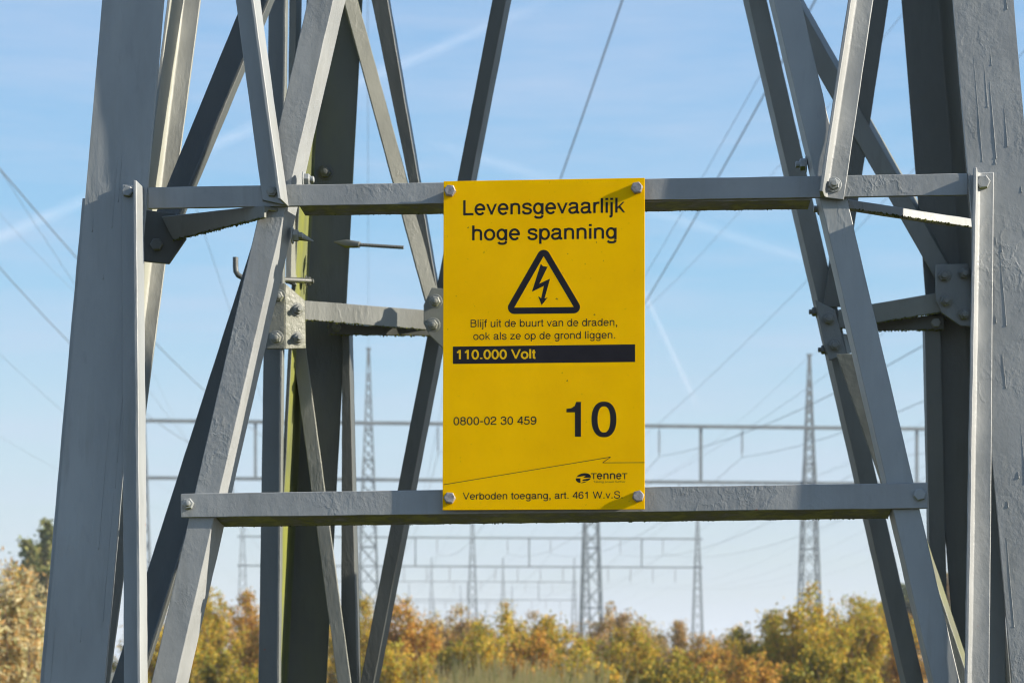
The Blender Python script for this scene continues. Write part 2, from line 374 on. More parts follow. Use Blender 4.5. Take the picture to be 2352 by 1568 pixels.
# --- gusset plates
def plate(poly, t=.008, m=M_GUS, bev=.0015):
    mb = MB(); p = [at(x, y, d) for x, y, d in poly]; n = len(p)
    nn = (p[1]-p[0]).cross(p[2]-p[0]).normalized(); nn = nn if nn.y > 0 else -nn
    mb.add(p + [q + nn*t for q in p], [tuple(range(n)), tuple(range(2*n-1, n-1, -1))] + [(i, (i+1) % n, n + (i+1) % n, n+i) for i in range(n)])
    return mb.build('gusset_plate', m, pylon, bevel=bev)
def two(polys, m=M_GUS):
    mb = MB()
    for poly in polys:
        p = [at(x, y, d) for x, y, d in poly]; n = len(p)
        nn = (p[1]-p[0]).cross(p[2]-p[0]).normalized(); nn = nn if nn.y > 0 else -nn
        mb.add(p + [q + nn*.008 for q in p], [tuple(range(n)), tuple(range(2*n-1, n-1, -1))] + [(i, (i+1) % n, n + (i+1) % n, n+i) for i in range(n)])
    return mb.build('gusset_plate', m, pylon, bevel=.0015)
two([[(612, 656, 4.80), (654, 650, 4.80), (654, 801, 4.80), (612, 801, 4.80)], [(655, 650, 4.80), (701, 690, 4.83), (703, 800, 4.83), (655, 801, 4.80)]])
plate([(973, 700, 4.93), (992, 660, 4.93), (1030, 664, 4.93), (1030, 812, 4.93), (985, 768, 4.93), (973, 742, 4.93)])
two([[(1872, 688, 4.93), (1918, 711, 4.93), (1944, 813, 4.93), (1905, 828, 4.93), (1893, 790, 4.93)], [(1936, 766, 4.935), (1962, 768, 4.97), (1962, 808, 4.97), (1946, 814, 4.935)]], M_MID)
plate([(2150, 607, 4.87), (2236, 605, 4.87), (2236, 750, 4.87), (2206, 748, 4.87), (2164, 719, 4.87), (2150, 690, 4.87)], m=M_MID)
plate([(330, 482, 3.81), (404, 490, 3.81), (428, 548, 3.81), (388, 606, 3.81), (330, 600, 3.81)], m=M_DARK)
# --- bolts
def hexbolt(p, n, s=.0095, h=.007, washer=True, stub=0., m=M_PAINT, parent=None, rot=0., name='bolt'):
    """p on the surface, n out of it"""
    n = n.normalized(); x = n.orthogonal().normalized(); y = n.cross(x); mb = MB()
    def ring(r, z, k, a0=0.): return [p + n*z + (x*math.cos(a0 + 2*math.pi*i/k) + y*math.sin(a0 + 2*math.pi*i/k))*r for i in range(k)]
    def stack(rs, k):
        vs = []; fs = []
        for r, z, a in rs: vs += ring(r, z, k, a)
        for j in range(len(rs)-1): fs += [(j*k+i, j*k+(i+1) % k, (j+1)*k+(i+1) % k, (j+1)*k+i) for i in range(k)]
        fs += [tuple(range(k-1, -1, -1)), tuple((len(rs)-1)*k+i for i in range(k))]; mb.add(vs, fs)
    z0 = 0.
    if washer: stack([(s*1.32, -.0005, 0), (s*1.36, .0008, 0), (s*1.30, .0019, 0)], 20); z0 = .0019
    stack([(s, z0, rot), (s*1.01, z0 + h*.8, rot), (s*.86, z0 + h, rot)], 6)
    stack([(s*.80, z0 + h*.97, 0), (s*.74, z0 + h*1.04, 0)], 16)
    if stub: stack([(s*.52, z0 + h, 0), (s*.54, z0 + h + stub*.85, 0), (s*.40, z0 + h + stub, 0)], 12)
    return mb.build(name, m, parent or pylon, smooth=35, bevel=.0005)
nf = -NF; nr = -NR
for x, y, pl, off, n, s, h, w, st, m, rot in (
        (625, 441, 'F', -.0045, nf, .0092, .005, False, .002, M_OLD, .2), (1915, 425, 'F', -.0045, nf, .0095, .006, True, .006, M_PAINT, .6),
        (294, 441, 'F', -.0066, nf, .0098, .007, False, 0, M_PAINT, .1), (2257, 420, 'F', -.0066, nf, .0118, .008, False, 0, M_PAINT_B, .35),
        (433, 1157, 'F', .002, nf, .0098, .007, False, .006, M_PAINT, .4), (2112, 1136, 'F', .002, nf, .0105, .007, False, 0, M_PAINT, .5),
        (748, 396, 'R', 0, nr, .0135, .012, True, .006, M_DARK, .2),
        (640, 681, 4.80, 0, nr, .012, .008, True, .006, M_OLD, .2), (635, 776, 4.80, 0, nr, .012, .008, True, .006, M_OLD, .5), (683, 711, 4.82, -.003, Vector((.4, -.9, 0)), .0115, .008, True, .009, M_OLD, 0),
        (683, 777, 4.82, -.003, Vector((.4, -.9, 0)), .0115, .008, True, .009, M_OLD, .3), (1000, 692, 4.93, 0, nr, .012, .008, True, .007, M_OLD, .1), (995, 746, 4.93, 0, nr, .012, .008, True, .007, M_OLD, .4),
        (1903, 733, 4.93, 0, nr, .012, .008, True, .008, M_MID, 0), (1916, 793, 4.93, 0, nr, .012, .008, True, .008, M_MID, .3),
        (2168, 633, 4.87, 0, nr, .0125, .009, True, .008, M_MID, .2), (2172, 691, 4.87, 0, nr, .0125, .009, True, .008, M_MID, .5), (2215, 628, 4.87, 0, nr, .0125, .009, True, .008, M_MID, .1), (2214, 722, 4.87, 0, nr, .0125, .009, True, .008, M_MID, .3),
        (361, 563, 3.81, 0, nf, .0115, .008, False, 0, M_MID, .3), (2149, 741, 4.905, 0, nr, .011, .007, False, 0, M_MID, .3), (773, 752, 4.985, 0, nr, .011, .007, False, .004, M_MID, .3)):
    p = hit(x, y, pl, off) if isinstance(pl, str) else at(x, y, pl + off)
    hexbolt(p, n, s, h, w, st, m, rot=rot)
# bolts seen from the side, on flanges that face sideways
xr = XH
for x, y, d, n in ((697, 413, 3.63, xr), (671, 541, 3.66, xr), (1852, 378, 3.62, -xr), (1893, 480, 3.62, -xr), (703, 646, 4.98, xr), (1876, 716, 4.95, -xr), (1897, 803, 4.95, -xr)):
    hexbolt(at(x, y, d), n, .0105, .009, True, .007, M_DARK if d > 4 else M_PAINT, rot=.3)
def rod(name, pts, rad, m=M_OLD): mb = MB(); mb.tube(pts, rad, 10); return mb.build(name, m, pylon, smooth=40)
rod('step_bolt', [at(680, 541, 3.67), at(690, 543, 3.67), at(719, 554, 3.69)], [.007, .0072, .0012], M_PAINT)
o = rod('step_bolt', [at(768, 556, 4.99), at(795, 560, 4.98), at(826, 562, 4.97)], [.0015, .010, .0072], M_MID)
mb = MB(); pts = []; rad = []
for i in range(61): pts.append(at(824 + 103*i/60, 562 + 6.5*i/60, 4.97)); rad.append(.0046 if i % 2 else .0038)
mb.tube(pts, rad, 8); mb.build('threaded_end', M_DARK, o)
rod('hook', [at(541, 591, 4.8), at(541, 612, 4.8), at(542, 624, 4.8), at(547, 632, 4.8), at(556, 637, 4.8), at(580, 639, 4.82), at(712, 645, 4.93)], .0062, M_DARK)

# ------------------------------------------------------------------ the sign
SOFF = -.011
TL, TR, BL, BR = (hit(x, y, 'F', SOFF) for x, y in ((1019, 416.5), (1481, 408.5), (1016.5, 1171), (1481, 1169)))
sign = empty('warning_sign', (TL + TR + BL + BR)/4, 'yellow high voltage warning sign with black Dutch lettering bolted to the beams', 'sign')
su = (TR - TL).normalized(); sn = nf
mb = MB(); back = NF*.0022
mb.add([TL, TR, BR, BL, TL + back, TR + back, BR + back, BL + back], [(0, 1, 2, 3), (7, 6, 5, 4), (0, 4, 5, 1), (1, 5, 6, 2), (2, 6, 7, 3), (3, 7, 4, 0)])
mb.build('sign_plate', M_SIGN, sign, bevel=.0005)
def S(x, y, up=.00009): return hit(x, y, 'F', SOFF - up)
def flat_poly(mb, pts, up=.00009): mb.add([S(x, y, up) for x, y in pts], [tuple(range(len(pts)))])
# a plain grotesque alphabet drawn as strokes: centre lines in 1/1000 em, capitals 718 high
ADV = dict(zip('LevnsgarlijkhopBfutdbzVwWS.,-T ', (556, 556, 500, 556, 500, 556, 556, 333, 222, 222, 222, 500, 556, 556, 556, 667, 278, 556, 278, 556, 556, 500, 667, 722, 944, 667, 278, 278, 333, 611, 278)))
def el_(cx, cy, rx, ry, a0=0, a1=360, n=40): return [(cx + rx*math.cos(R(a0 + (a1-a0)*i/n)), cy + ry*math.sin(R(a0 + (a1-a0)*i/n))) for i in range(n+1)]
def sm(*p):
    p = [Vector(q) for q in p]; q = [p[0]*2 - p[1]] + p + [p[-1]*2 - p[-2]]; o = []
    for i in range(1, len(q)-2):
        for k in range(6):
            t = k/6; a, b, c, d = q[i-1:i+3]; o.append(tuple(.5*((2*b) + (c-a)*t + (2*a - 5*b + 4*c - d)*t*t + (3*b - a - 3*c + d)*t**3)))
    return o + [tuple(p[-1])]
six = sm((462, 525), (430, 620), (350, 663), (285, 661), (170, 605), (100, 480), (80, 330), (90, 180), (150, 70), (270, 24), (390, 55), (462, 145), (468, 235), (430, 345), (340, 402), (260, 405), (150, 350), (98, 250))
arch = sm((107, 320), (128, 420), (200, 486), (295, 496), (400, 465), (446, 375), (449, 330)) + [(449, 0)]
GL_ = {
 'L': [[(123, 718), (123, 0)], [(81, 42), (537, 42)]], 'e': [el_(278, 262, 196, 237, 2, 322), [(88, 268), (514, 268)]],
 'v': [[(53, 560), (265, -30)], [(447, 560), (235, -30)]], 'n': [[(107, 523), (107, 0)], arch], 'h': [[(107, 718), (107, 0)], arch],
 's': [sm((420, 375), (400, 440), (330, 490), (245, 497), (150, 478), (92, 420), (98, 355), (140, 318), (245, 283), (360, 248), (418, 195), (424, 135), (390, 68), (315, 32), (245, 27), (150, 42), (92, 90), (74, 165))],
 'g': [el_(262, 268, 180, 230), [(457, 523), (457, -40)], sm((457, -60), (440, -125), (370, -172), (262, -178), (165, -158), (112, -95))],
 'a': [sm((92, 368), (110, 440), (175, 488), (270, 497), (370, 478), (416, 420), (420, 360)) + [(420, 110)], sm((420, 110), (428, 60), (460, 38), (528, 42)), sm((420, 318), (370, 292), (250, 276), (140, 248), (84, 190), (80, 125), (125, 52), (205, 27), (310, 45), (390, 105), (420, 185))],
 'r': [[(107, 523), (107, 0)], sm((107, 300), (130, 405), (190, 468), (255, 488), (330, 486))], 'l': [[(111, 718), (111, 0)]],
 'i': [[(111, 523), (111, 0)], [(111, 718), (111, 612)]], 'j': [[(111, 523), (111, -90)], sm((111, -90), (104, -145), (70, -176), (10, -176)), [(111, 718), (111, 612)]],
 'k': [[(107, 718), (107, 0)], [(440, 550), (110, 205)], [(215, 325), (462, -30)]], 'o': [el_(278, 262, 201, 236)],
 'p': [[(100, 523), (100, -207)], el_(296, 262, 182, 236)], 'b': [[(100, 718), (100, 0)], el_(296, 262, 182, 236)], 'd': [[(457, 718), (457, 0)], el_(260, 262, 182, 236)],
 'B': [[(120, 718), (120, 0)], [(120, 676), (360, 676)], sm((360, 676), (470, 660), (532, 590), (532, 470), (470, 400), (370, 385)), [(390, 385), (120, 385)], sm((370, 385), (500, 365), (575, 290), (583, 205), (545, 105), (470, 55), (360, 42)), [(360, 42), (120, 42)]],
 'f': [sm((268, 682), (215, 690), (165, 672), (142, 625), (138, 560)) + [(138, 0)], [(14, 486), (262, 486)]], 't': [[(136, 669), (136, 120)], sm((136, 120), (146, 62), (185, 40), (257, 42)), [(14, 486), (257, 486)]],
 'u': [[(449, 523), (449, 0)], [(107, 523), (107, 190)] + sm((107, 170), (120, 85), (175, 35), (262, 27), (360, 62), (428, 130), (449, 205))],
 'z': [[(40, 483), (450, 483)], [(31, 41), (469, 41)], [(50, 20), (430, 505)]], 'V': [[(50, 770), (344, -40)], [(617, 770), (323, -40)]],
 'w': [[(54, 560), (219, -30)], [(371, 560), (196, -30)], [(351, 560), (526, -30)], [(668, 560), (503, -30)]], 'W': [[(56, 770), (270, -40)], [(482, 770), (246, -40)], [(462, 770), (698, -40)], [(888, 770), (674, -40)]],
 'S': [sm((560, 510), (545, 605), (455, 680), (330, 694), (200, 668), (125, 590), (128, 500), (185, 425), (335, 375), (490, 330), (572, 255), (576, 180), (535, 88), (435, 35), (330, 24), (195, 46), (112, 125), (92, 235))],
 'T': [[(14, 676), (597, 676)], [(306, 676), (306, 0)]], '-': [[(44, 277), (289, 277)]], '.': [[(139, 104), (139, 0)]], ',': [[(139, 104), (139, 0)], sm((150, 40), (152, -30), (140, -85), (100, -128))],
 '0': [el_(278, 342, 194, 320)], '1': [[(318, 703), (318, 0)], sm((108, 535), (200, 542), (265, 585), (300, 690))],
 '2': [sm((76, 470), (92, 575), (165, 645), (280, 661), (400, 635), (458, 550), (448, 460), (390, 380), (270, 300), (150, 220), (88, 130), (74, 42)), [(40, 42), (507, 42)]],
 '3': [sm((84, 500), (104, 595), (180, 648), (272, 661), (380, 640), (444, 570), (440, 480), (385, 410), (230, 388)), sm((230, 388), (395, 370), (472, 290), (476, 190), (440, 90), (350, 34), (260, 24), (150, 48), (94, 120), (75, 215))],
 '4': [[(408, 703), (408, 0)], [(392, 690), (62, 200)], [(25, 205), (523, 205)]], '5': [[(470, 660), (140, 660)], [(165, 690), (112, 320)], sm((108, 325), (185, 395), (280, 412), (390, 380), (460, 300), (468, 210), (440, 110), (350, 40), (250, 25), (140, 52), (86, 110), (72, 190))],
 '6': [six], '8': [el_(278, 518, 172, 143), el_(278, 200, 196, 176)], '9': [[(556-x, 680-y) for x, y in six]],
}
CLAMP = {'v': 523, 'k': 718, 'z': 523, 'V': 718, 'w': 523, 'W': 718}
def text_mesh(s, hw):
    """quads (in 1/1000 em) of the strokes, hw = half stroke width"""
    qs = []; x0 = 0
    for ch in s:
        adv = ADV.get(ch, 556)
        for si, st in enumerate(GL_.get(ch, [])):
            h = hw*1.22 if (ch in '.,' or (ch in 'ij' and st[0][1] == 718)) and len(st) == 2 else hw
            p = [Vector(q) for q in st]; q = [p[0]]
            for a in p[1:]:
                if (a - q[-1]).length > 1: q.append(a)
            p = q; L_ = []; R_ = []
            closed = (p[0] - p[-1]).length < 3
            for i in range(len(p)):
                d0 = (p[i] - p[i-1]).normalized() if i else ((p[0] - p[-2]).normalized() if closed else None)
                d1 = (p[i+1] - p[i]).normalized() if i+1 < len(p) else ((p[1] - p[0]).normalized() if closed else None)
                d0 = d0 or d1; d1 = d1 or d0; n = Vector((-(d0+d1).y, (d0+d1).x)).normalized(); k = h/max(.6, n.dot(Vector((-d1.y, d1.x))))
                L_.append(p[i] + n*k); R_.append(p[i] - n*k)
            for i in range(len(p)-1):
                quad = [L_[i], L_[i+1], R_[i+1], R_[i]]
                if ch in CLAMP: quad = [Vector((min(max(v.x, hw+65) if ch == 'k' and si else v.x, 1e4), min(max(v.y, 0), CLAMP[ch] if si == 0 or ch != 'k' else 523))) for v in quad]
                qs.append(([(v.x + x0, v.y) for v in quad], len(qs) % 7))
        x0 += adv
    return qs
def lettering(mb, s, x0, y0, x1, y1, cap, hw=44, up=.00009, capu=718):
    """text on the baseline (x0,y0)-(x1,y1) of the photograph, cap = height of a capital there"""
    qs = text_mesh(s, hw); a = min(v[0] for q, _ in qs for v in q); b = max(v[0] for q, _ in qs for v in q)
    for q, k in qs:
        mb.add([S(x0 + (x1-x0)*(vx-a)/(b-a), y0 + (y1-y0)*(vx-a)/(b-a) - vy/capu*cap, up + k*3e-6) for vx, vy in q], [(0, 1, 2, 3)])
for s, x0, y0, x1, y1, cap, bold in (
        ('Levensgevaarlijk', 1064, 494.3, 1436, 488.3, 34.3, 55), ('hoge spanning', 1084.5, 552.3, 1416.5, 548, 34.3, 55),
        ('Blijf uit de buurt van de draden,', 1081, 751.4, 1417.6, 748, 17.3, 47), ('ook als ze op de grond liggen.', 1087, 780.4, 1413, 777, 17.3, 47),
        ('0800-02 30 459', 1041.5, 975.8, 1232.4, 974.2, 18.9, 51), ('Verboden toegang, art. 461 W.v.S.', 1062.7, 1146.6, 1430, 1143.6, 16.2, 50)):
    mb = MB(); lettering(mb, s, x0, y0, x1, y1, cap, bold); mb.build('lettering', M_INK, sign)
mb = MB()
# the number 10, drawn with the sign painter's grotesque figures
one = [(1301, 938.5), (1312, 937), (1320, 932), (1323.5, 922.5), (1334.5, 922.5), (1334.5, 1002.5), (1320.5, 1002.5), (1320.5, 946.5), (1301, 946.5)]
flat_poly(mb, one)
cxx, cyy, k = 1387.2, 962.8, 48; vs = []; fs = []
for i in range(k):
    a = 2*math.pi*i/k; ca, sa = math.cos(a), math.sin(a)
    sq = lambda v, p: math.copysign(abs(v)**p, v)
    vs += [S(cxx + 28.6*sq(ca, .86), cyy + 41*sq(sa, .9)), S(cxx + 14.6*sq(ca, .84), cyy + 30*sq(sa, .9))]
for i in range(k): j = (i+1) % k; fs.append((2*i, 2*j, 2*j+1, 2*i+1))
mb.add(vs, fs); mb.build('number', M_INK, sign)
# warning triangle with rounded outer corners and a lightning arrow
tri = [(1248.7, 588.4), (1317.6, 704.9), (1181.2, 706.3)]; rr = 14.7; k = 10; inn = []; out = []
for i in range(3):
    p = Vector(tri[i]); a = Vector(tri[i-1]); c = Vector(tri[(i+1) % 3])
    def outn(q, w):
        d = (w - q).normalized(); n = Vector((d.y, -d.x)); cen = (Vector(tri[0]) + Vector(tri[1]) + Vector(tri[2]))/3
        return n if (q - cen).dot(n) > 0 else -n
    n0, n1 = outn(a, p), outn(p, c); a0 = math.atan2(n0.y, n0.x); a1 = math.atan2(n1.y, n1.x); da = (a1 - a0 + math.pi) % (2*math.pi) - math.pi
    for j in range(k+1): t = a0 + da*j/k; out.append((p.x + rr*math.cos(t), p.y + rr*math.sin(t))); inn.append((p.x, p.y))
mb = MB(); n = len(out); mb.add([S(*q) for q in out] + [S(*q) for q in inn], [(i, (i+1) % n, n + (i+1) % n, n+i) for i in range(n)])
def c1(x, y): return ((1080 + x/3.5643)/1.08844, (420 + y/3.5643)/1.08844)
for quad in ([(970, 853), (988, 874), (1030, 880), (957, 1030), (890, 1103)], [(890, 1103), (957, 1030), (1053, 985), (997, 1050)], [(1053, 985), (1003, 1162), (973, 1160), (997, 1050)], [(945, 1140), (973, 1160), (1003, 1162), (1032, 1152), (977, 1222)]):
    flat_poly(mb, [c1(*q) for q in quad])
mb.build('hazard_triangle', M_INK, sign)
mb = MB(); flat_poly(mb, [(1040.2, 795.7), (1458.8, 790.5), (1458.8, 831), (1040.2, 835.6)]); o = mb.build('voltage_bar', M_INK, sign)
mb = MB(); lettering(mb, '110.000 Volt', 1049.3, 824.6, 1230, 823, 21.4, 68, .00016); tag(mb.build('lettering', M_YTEXT, o), 'yellow bold lettering on the dark bar')
mb = MB(); ln = [(1019, 1112.4), (1402.6, 1049), (1384.1, 1062.2), (1481, 1061.7)]
for p, q in zip(ln, ln[1:]):
    p = Vector(p); q = Vector(q); w = (q-p).normalized(); w = Vector((-w.y, w.x))*.75
    flat_poly(mb, [p - w, q - w, q + w, p + w])
mb.build('printed_line', M_INK, sign)
def c3(x, y): return ((1400 + x/10.69)/1.08844, (1160 + y/10.69)/1.08844)
mb = MB()
def ell(a0, a1, k=14, cx=624, cy=367, A=206, B=128, tl=R(-13)):
    o = []
    for i in range(k+1):
        a = R(a0 + (a1-a0)*i/k); x = A*math.cos(a); y = B*math.sin(a); o.append((cx + x*math.cos(tl) - y*math.sin(tl), cy + x*math.sin(tl) + y*math.cos(tl)))
    return o
def strip(mb, top, bot): mb.add([S(*c3(*q)) for q in top] + [S(*c3(*q)) for q in bot], [(i, i+1, len(top)+i+1, len(top)+i) for i in range(len(top)-1)])
arc = [q for q in ell(-180, 10, 26) if q[1] < 346]
flat_poly(mb, [c3(*q) for q in arc + [(822, 356), (615, 360), (685, 305), (442, 342)]])
arc = ell(186, 118, 12); strip(mb, [(min(q[0], 548), 372) for q in arc], [(min(q[0], 548), q[1]) for q in arc])
flat_poly(mb, [c3(*q) for q in [(822, 370), (800, 405), (750, 438), (575, 440), (632, 400)]], .00012)
flat_poly(mb, [c3(*q) for q in [(742, 446), (690, 476), (620, 498), (560, 504), (606, 474)]], .00012)
for ch, x0, x1 in (('T', 825, 980), ('e', 985, 1130), ('n', 1160, 1300), ('n', 1335, 1475), ('e', 1500, 1645), ('T', 1655, 1800)):
    p, q = c3(x0, 395), c3(x1, 393); hgt = 155/10.69/1.08844
    lettering(mb, ch, *p, *q, hgt*(1.0 if ch == 'T' else 1.33), 58)
p, q = c3(890, 492), c3(1748, 488); lettering(mb, 'Taking power further', *p, *q, 4.4, 42)
mb.build('company_logo', M_INK, sign)
for x, y, rot in ((1034, 439.5, .15), (1463, 433, .45), (1033, 1144, .2), (1466, 1140, .5)):
    p = hit(x, y, 'F', SOFF); hexbolt(p, (nf + Vector((random.uniform(-.05, .05), 0, random.uniform(-.05, .05)))), .0100, .0078, False, 0, M_STEEL, sign, rot)
    mb = MB(); mb.tube([p + NF*.0025, p + NF*.0128], .007, 12); mb.build('spacer', M_STEEL, sign)

# ------------------------------------------------------------------ ground
def leafmat(name, stops, transl=.45, rough=.6):
    m, nt, b = mat(name, (.2, .1, .03), rough, 0, .25)
    g = nt.nodes.new('ShaderNodeNewGeometry'); cr = nt.nodes.new('ShaderNodeValToRGB'); el = cr.color_ramp.elements
    for i, (p, c) in enumerate(stops):
        e = el[i] if i < 2 else el.new(p); e.position = p; e.color = (*c, 1)
    nt.links.new(g.outputs['Random Per Island'], cr.inputs['Fac']); nt.links.new(cr.outputs['Color'], b.inputs['Base Color'])
    tr = nt.nodes.new('ShaderNodeBsdfTranslucent'); nt.links.new(cr.outputs['Color'], tr.inputs['Color'])
    ms = nt.nodes.new('ShaderNodeMixShader'); ms.inputs[0].default_value = transl
    nt.links.new(b.outputs[0], ms.inputs[1]); nt.links.new(tr.outputs[0], ms.inputs[2]); nt.links.new(ms.outputs[0], nt.nodes['Material Output'].inputs[0])
    return m
M_GROUND = simple('autumn_grass_ground', (.075, .07, .03), .95, 0, .5, .8)
mb = MB(); k = 64; mb.add([(1400*math.cos(2*math.pi*i/k), 1400*math.sin(2*math.pi*i/k), 0) for i in range(k)], [tuple(range(k))])
tag(mb.build('ground', M_GROUND), kind='structure')

# ------------------------------------------------------------------ the row of gantries
P = 13.5; GYAW = math.atan(.10)
def column_mesh():
    mb = MB(); w = lambda z: 1.45 - (1.45 - .62)*min(z, 13)/13 if z < 13 else max(.10, .62 - (z-13)*.52/7.0)
    zs = [0.]
    while zs[-1] < 19.0: zs.append(zs[-1] + max(.55, w(zs[-1])*1.12))
    zs[-1] = 20.0
    cs = lambda z: [Vector((sx*w(z)/2, sy*w(z)/2, z)) for sx, sy in ((-1, -1), (1, -1), (1, 1), (-1, 1))]
    for i, (z0, z1) in enumerate(zip(zs, zs[1:])):
        a, b = cs(z0), cs(z1)
        for q in range(4):
            q2 = (q+1) % 4; mb.beam(a[q], b[q], .10 if z0 < 13 else .07)
            mb.beam(a[q], b[q2], .045); mb.beam(a[q2], b[q], .045)
            if i % 3 == 0 and i: mb.beam(a[q], a[q2], .06)
    mb.box((0, 0, 20.05), (.14, 0, 0), (0, .14, 0), (0, 0, .06))
    return mb
UZ, LZ = 15.6, 12.2
def hang(x, z, l, parent):
    mb = MB(); mb.tube([(x, 0, z), (x, 0, z - l)], .022, 6)
    for i in range(9): zz = z - .25 - i*(l - .45)/9; mb.tube([(x, 0, zz), (x, 0, zz - .05)], [.05, .115], 8)
    return mb.build('insulator_string', M_INS, parent)
UO = [b*P + s*.19*P for b in (-1.5, -.5, .5, 1.5) for s in (-1, 1)]
LO = [b*P + s*P for b in (-1.5, -.5, .5, 1.5) for s in (-.3, -.1, .1, .3)]
def make_gantry():
    g = empty('power_gantry', (0, 0, 0))
    for i in range(5):
        mb = column_mesh(); mb.v = [(v[0] + (i-2)*P, v[1], v[2]) for v in mb.v]; mb.build('column', M_FAR, g)
    for z in (UZ, LZ):
        mb = MB()
        for dy in (-.22, .22): mb.beam((-2*P - .6, dy, z), (2*P + .6, dy, z), .13, .17)
        for i in range(41): x = -2*P + i*P/10; mb.beam((x, -.22, z), (x + P/20, .22, z), .05)
        mb.build('crossbeam', M_FAR, g)
    for b in (-1.5, -.5, .5, 1.5): mb = MB(); mb.beam((b*P, 0, LZ + .09), (b*P, 0, UZ - .09), .17); mb.build('post', M_FAR, g)
    for x in UO: hang(x, UZ - .09, 1.75, g)
    for x in LO: hang(x, LZ - .09, 1.75, g)
    return g
def gx(d): return (1.07 - .0738*d/P)*P if False else None
GPOS = [(.356*P, 9.8*P), (-.347*P, 19.1*P), (-1.12*P, 30.3*P), (-1.99*P, 42.05*P)]
proto = make_gantry()
GL = ['nearest lattice power gantry, its tall columns and two crossbeams behind the sign', 'second lattice power gantry, low crossbeams below the sign',
      'third lattice power gantry, small and pale between the rear left braces and the sign', 'farthest lattice power gantry, faint low crossbeams just above the shrubs']
gs = []
for i, (x, y) in enumerate(GPOS):
    if i == 0: o = proto
    else:
        o = proto.copy(); COL.objects.link(o)
        for ch in list(proto.children): c = ch.copy(); COL.objects.link(c); c.parent = o
    o.location = (x, y, 0); o.rotation_euler = (0, 0, GYAW); tag(o, GL[i], 'power gantry', 'row of power gantries'); gs.append((x, y))
# wires strung from gantry to gantry (and to the crossbeams high above the pylon in front)
gs0 = [(.97*P, 6.0)] + gs
def wire(off, z, label, rad=.011, off0=None):
    mb = MB(); pts = []
    for k in range(len(gs0)-1):
        a, b = (Vector((gx_ + of*math.cos(GYAW), gy_ + of*math.sin(GYAW), z)) for (gx_, gy_), of in ((gs0[k], off if k or off0 is None else off0), (gs0[k+1], off)))
        n = 26 if k == 0 else 14
        for i in range(n + (k == len(gs0)-2)):
            f = i/n; f2 = f*f if k == 0 else f
            p = a.lerp(b, f2); p.z -= 4*2.3*f2*(1-f2); pts.append(p)
    mb.tube(pts, rad, 6); o = mb.build('overhead_wire', M_WIRE, None, loc=pts[0])
    return tag(o, label, 'wire', 'wires strung between the gantries')
ordn = ['first', 'second', 'third', 'fourth', 'fifth', 'sixth', 'seventh', 'eighth', 'ninth', 'tenth', 'eleventh', 'twelfth', 'thirteenth', 'fourteenth', 'fifteenth', 'sixteenth']
for i, x in enumerate(UO): wire(x, UZ - 1.85, 'grey wire on the %s insulator from left under the upper gantry crossbeams' % ordn[i], rad=.0145, off0=(i//2 - 1.5 + ((-.19 if i < 2 else -.017) if i % 2 else -.20))*P)
for i, x in enumerate(LO): wire(x, LZ - 1.85, 'grey wire on the %s insulator from left under the lower gantry crossbeams' % ordn[i], .004, (x + {4: -.10, 5: -.035}.get(i, 0.)*P))
for i in range(5): wire((i-2)*P, 20.0, 'thin earth wire along the tips of the %s gantry columns from left' % ordn[i], .007)

# ------------------------------------------------------------------ shrubs and trees
PAL = {
 'gold':   [(0, (.62, .36, .03)), (.28, (.70, .48, .06)), (.5, (.47, .42, .045)), (.74, (.29, .31, .034)), (1, (.60, .31, .045))],
 'orange': [(0, (.66, .31, .05)), (.3, (.76, .43, .085)), (.55, (.56, .38, .05)), (.8, (.28, .23, .03)), (1, (.50, .20, .045))],
 'green':  [(0, (.17, .18, .03)), (.35, (.30, .28, .035)), (.6, (.52, .39, .045)), (.85, (.62, .38, .045)), (1, (.11, .13, .025))],
 'russet': [(0, (.48, .27, .09)), (.4, (.58, .37, .15)), (.7, (.40, .32, .12)), (1, (.30, .25, .07))],
 'willow': [(0, (.62, .55, .32)), (.3, (.70, .60, .34)), (.55, (.42, .42, .16)), (.8, (.66, .42, .16)), (1, (.58, .33, .11))],
 'olive':  [(0, (.16, .20, .07)), (.5, (.26, .28, .09)), (.8, (.46, .40, .14)), (1, (.18, .21, .07))],
 'dark':   [(0, (.06, .085, .03)), (.5, (.10, .13, .04)), (.8, (.19, .18, .05)), (1, (.07, .09, .03))],
}
LM = {k: leafmat('leaves_' + k, v) for k, v in PAL.items()}
def leaf_cloud(P_, S_, rs, asp=.55):
    """one kite-shaped, slightly folded leaf per point"""
    n = len(P_)
    a = rs.normal(size=(n, 3)); a[:, 2] -= .3; a /= np.linalg.norm(a, axis=1)[:, None]
    b = np.cross(a, rs.normal(size=(n, 3))); b /= np.linalg.norm(b, axis=1)[:, None]; c = np.cross(a, b)
    s = S_[:, None]
    v0 = P_; v1 = P_ + a*s*.45 + b*s*asp*.5 + c*s*.08; v2 = P_ + a*s; v3 = P_ + a*s*.45 - b*s*asp*.5 + c*s*.08
    V = np.stack([v0, v1, v2, v3], 1).reshape(-1, 3); F = np.arange(4*n).reshape(n, 4)
    return V, F
def leaves_obj(name, V, F, m, parent):
    me = bpy.data.meshes.new(name); me.vertices.add(len(V)); me.vertices.foreach_set('co', V.astype(np.float32).ravel())
    me.loops.add(F.size); me.loops.foreach_set('vertex_index', F.astype(np.int32).ravel())
    me.polygons.add(len(F)); me.polygons.foreach_set('loop_start', (np.arange(len(F))*4).astype(np.int32)); me.polygons.foreach_set('loop_total', np.full(len(F), 4, np.int32))
    me.update(calc_edges=True); me.materials.append(m); o = bpy.data.objects.new(name, me); COL.objects.link(o); o.parent = parent; return o
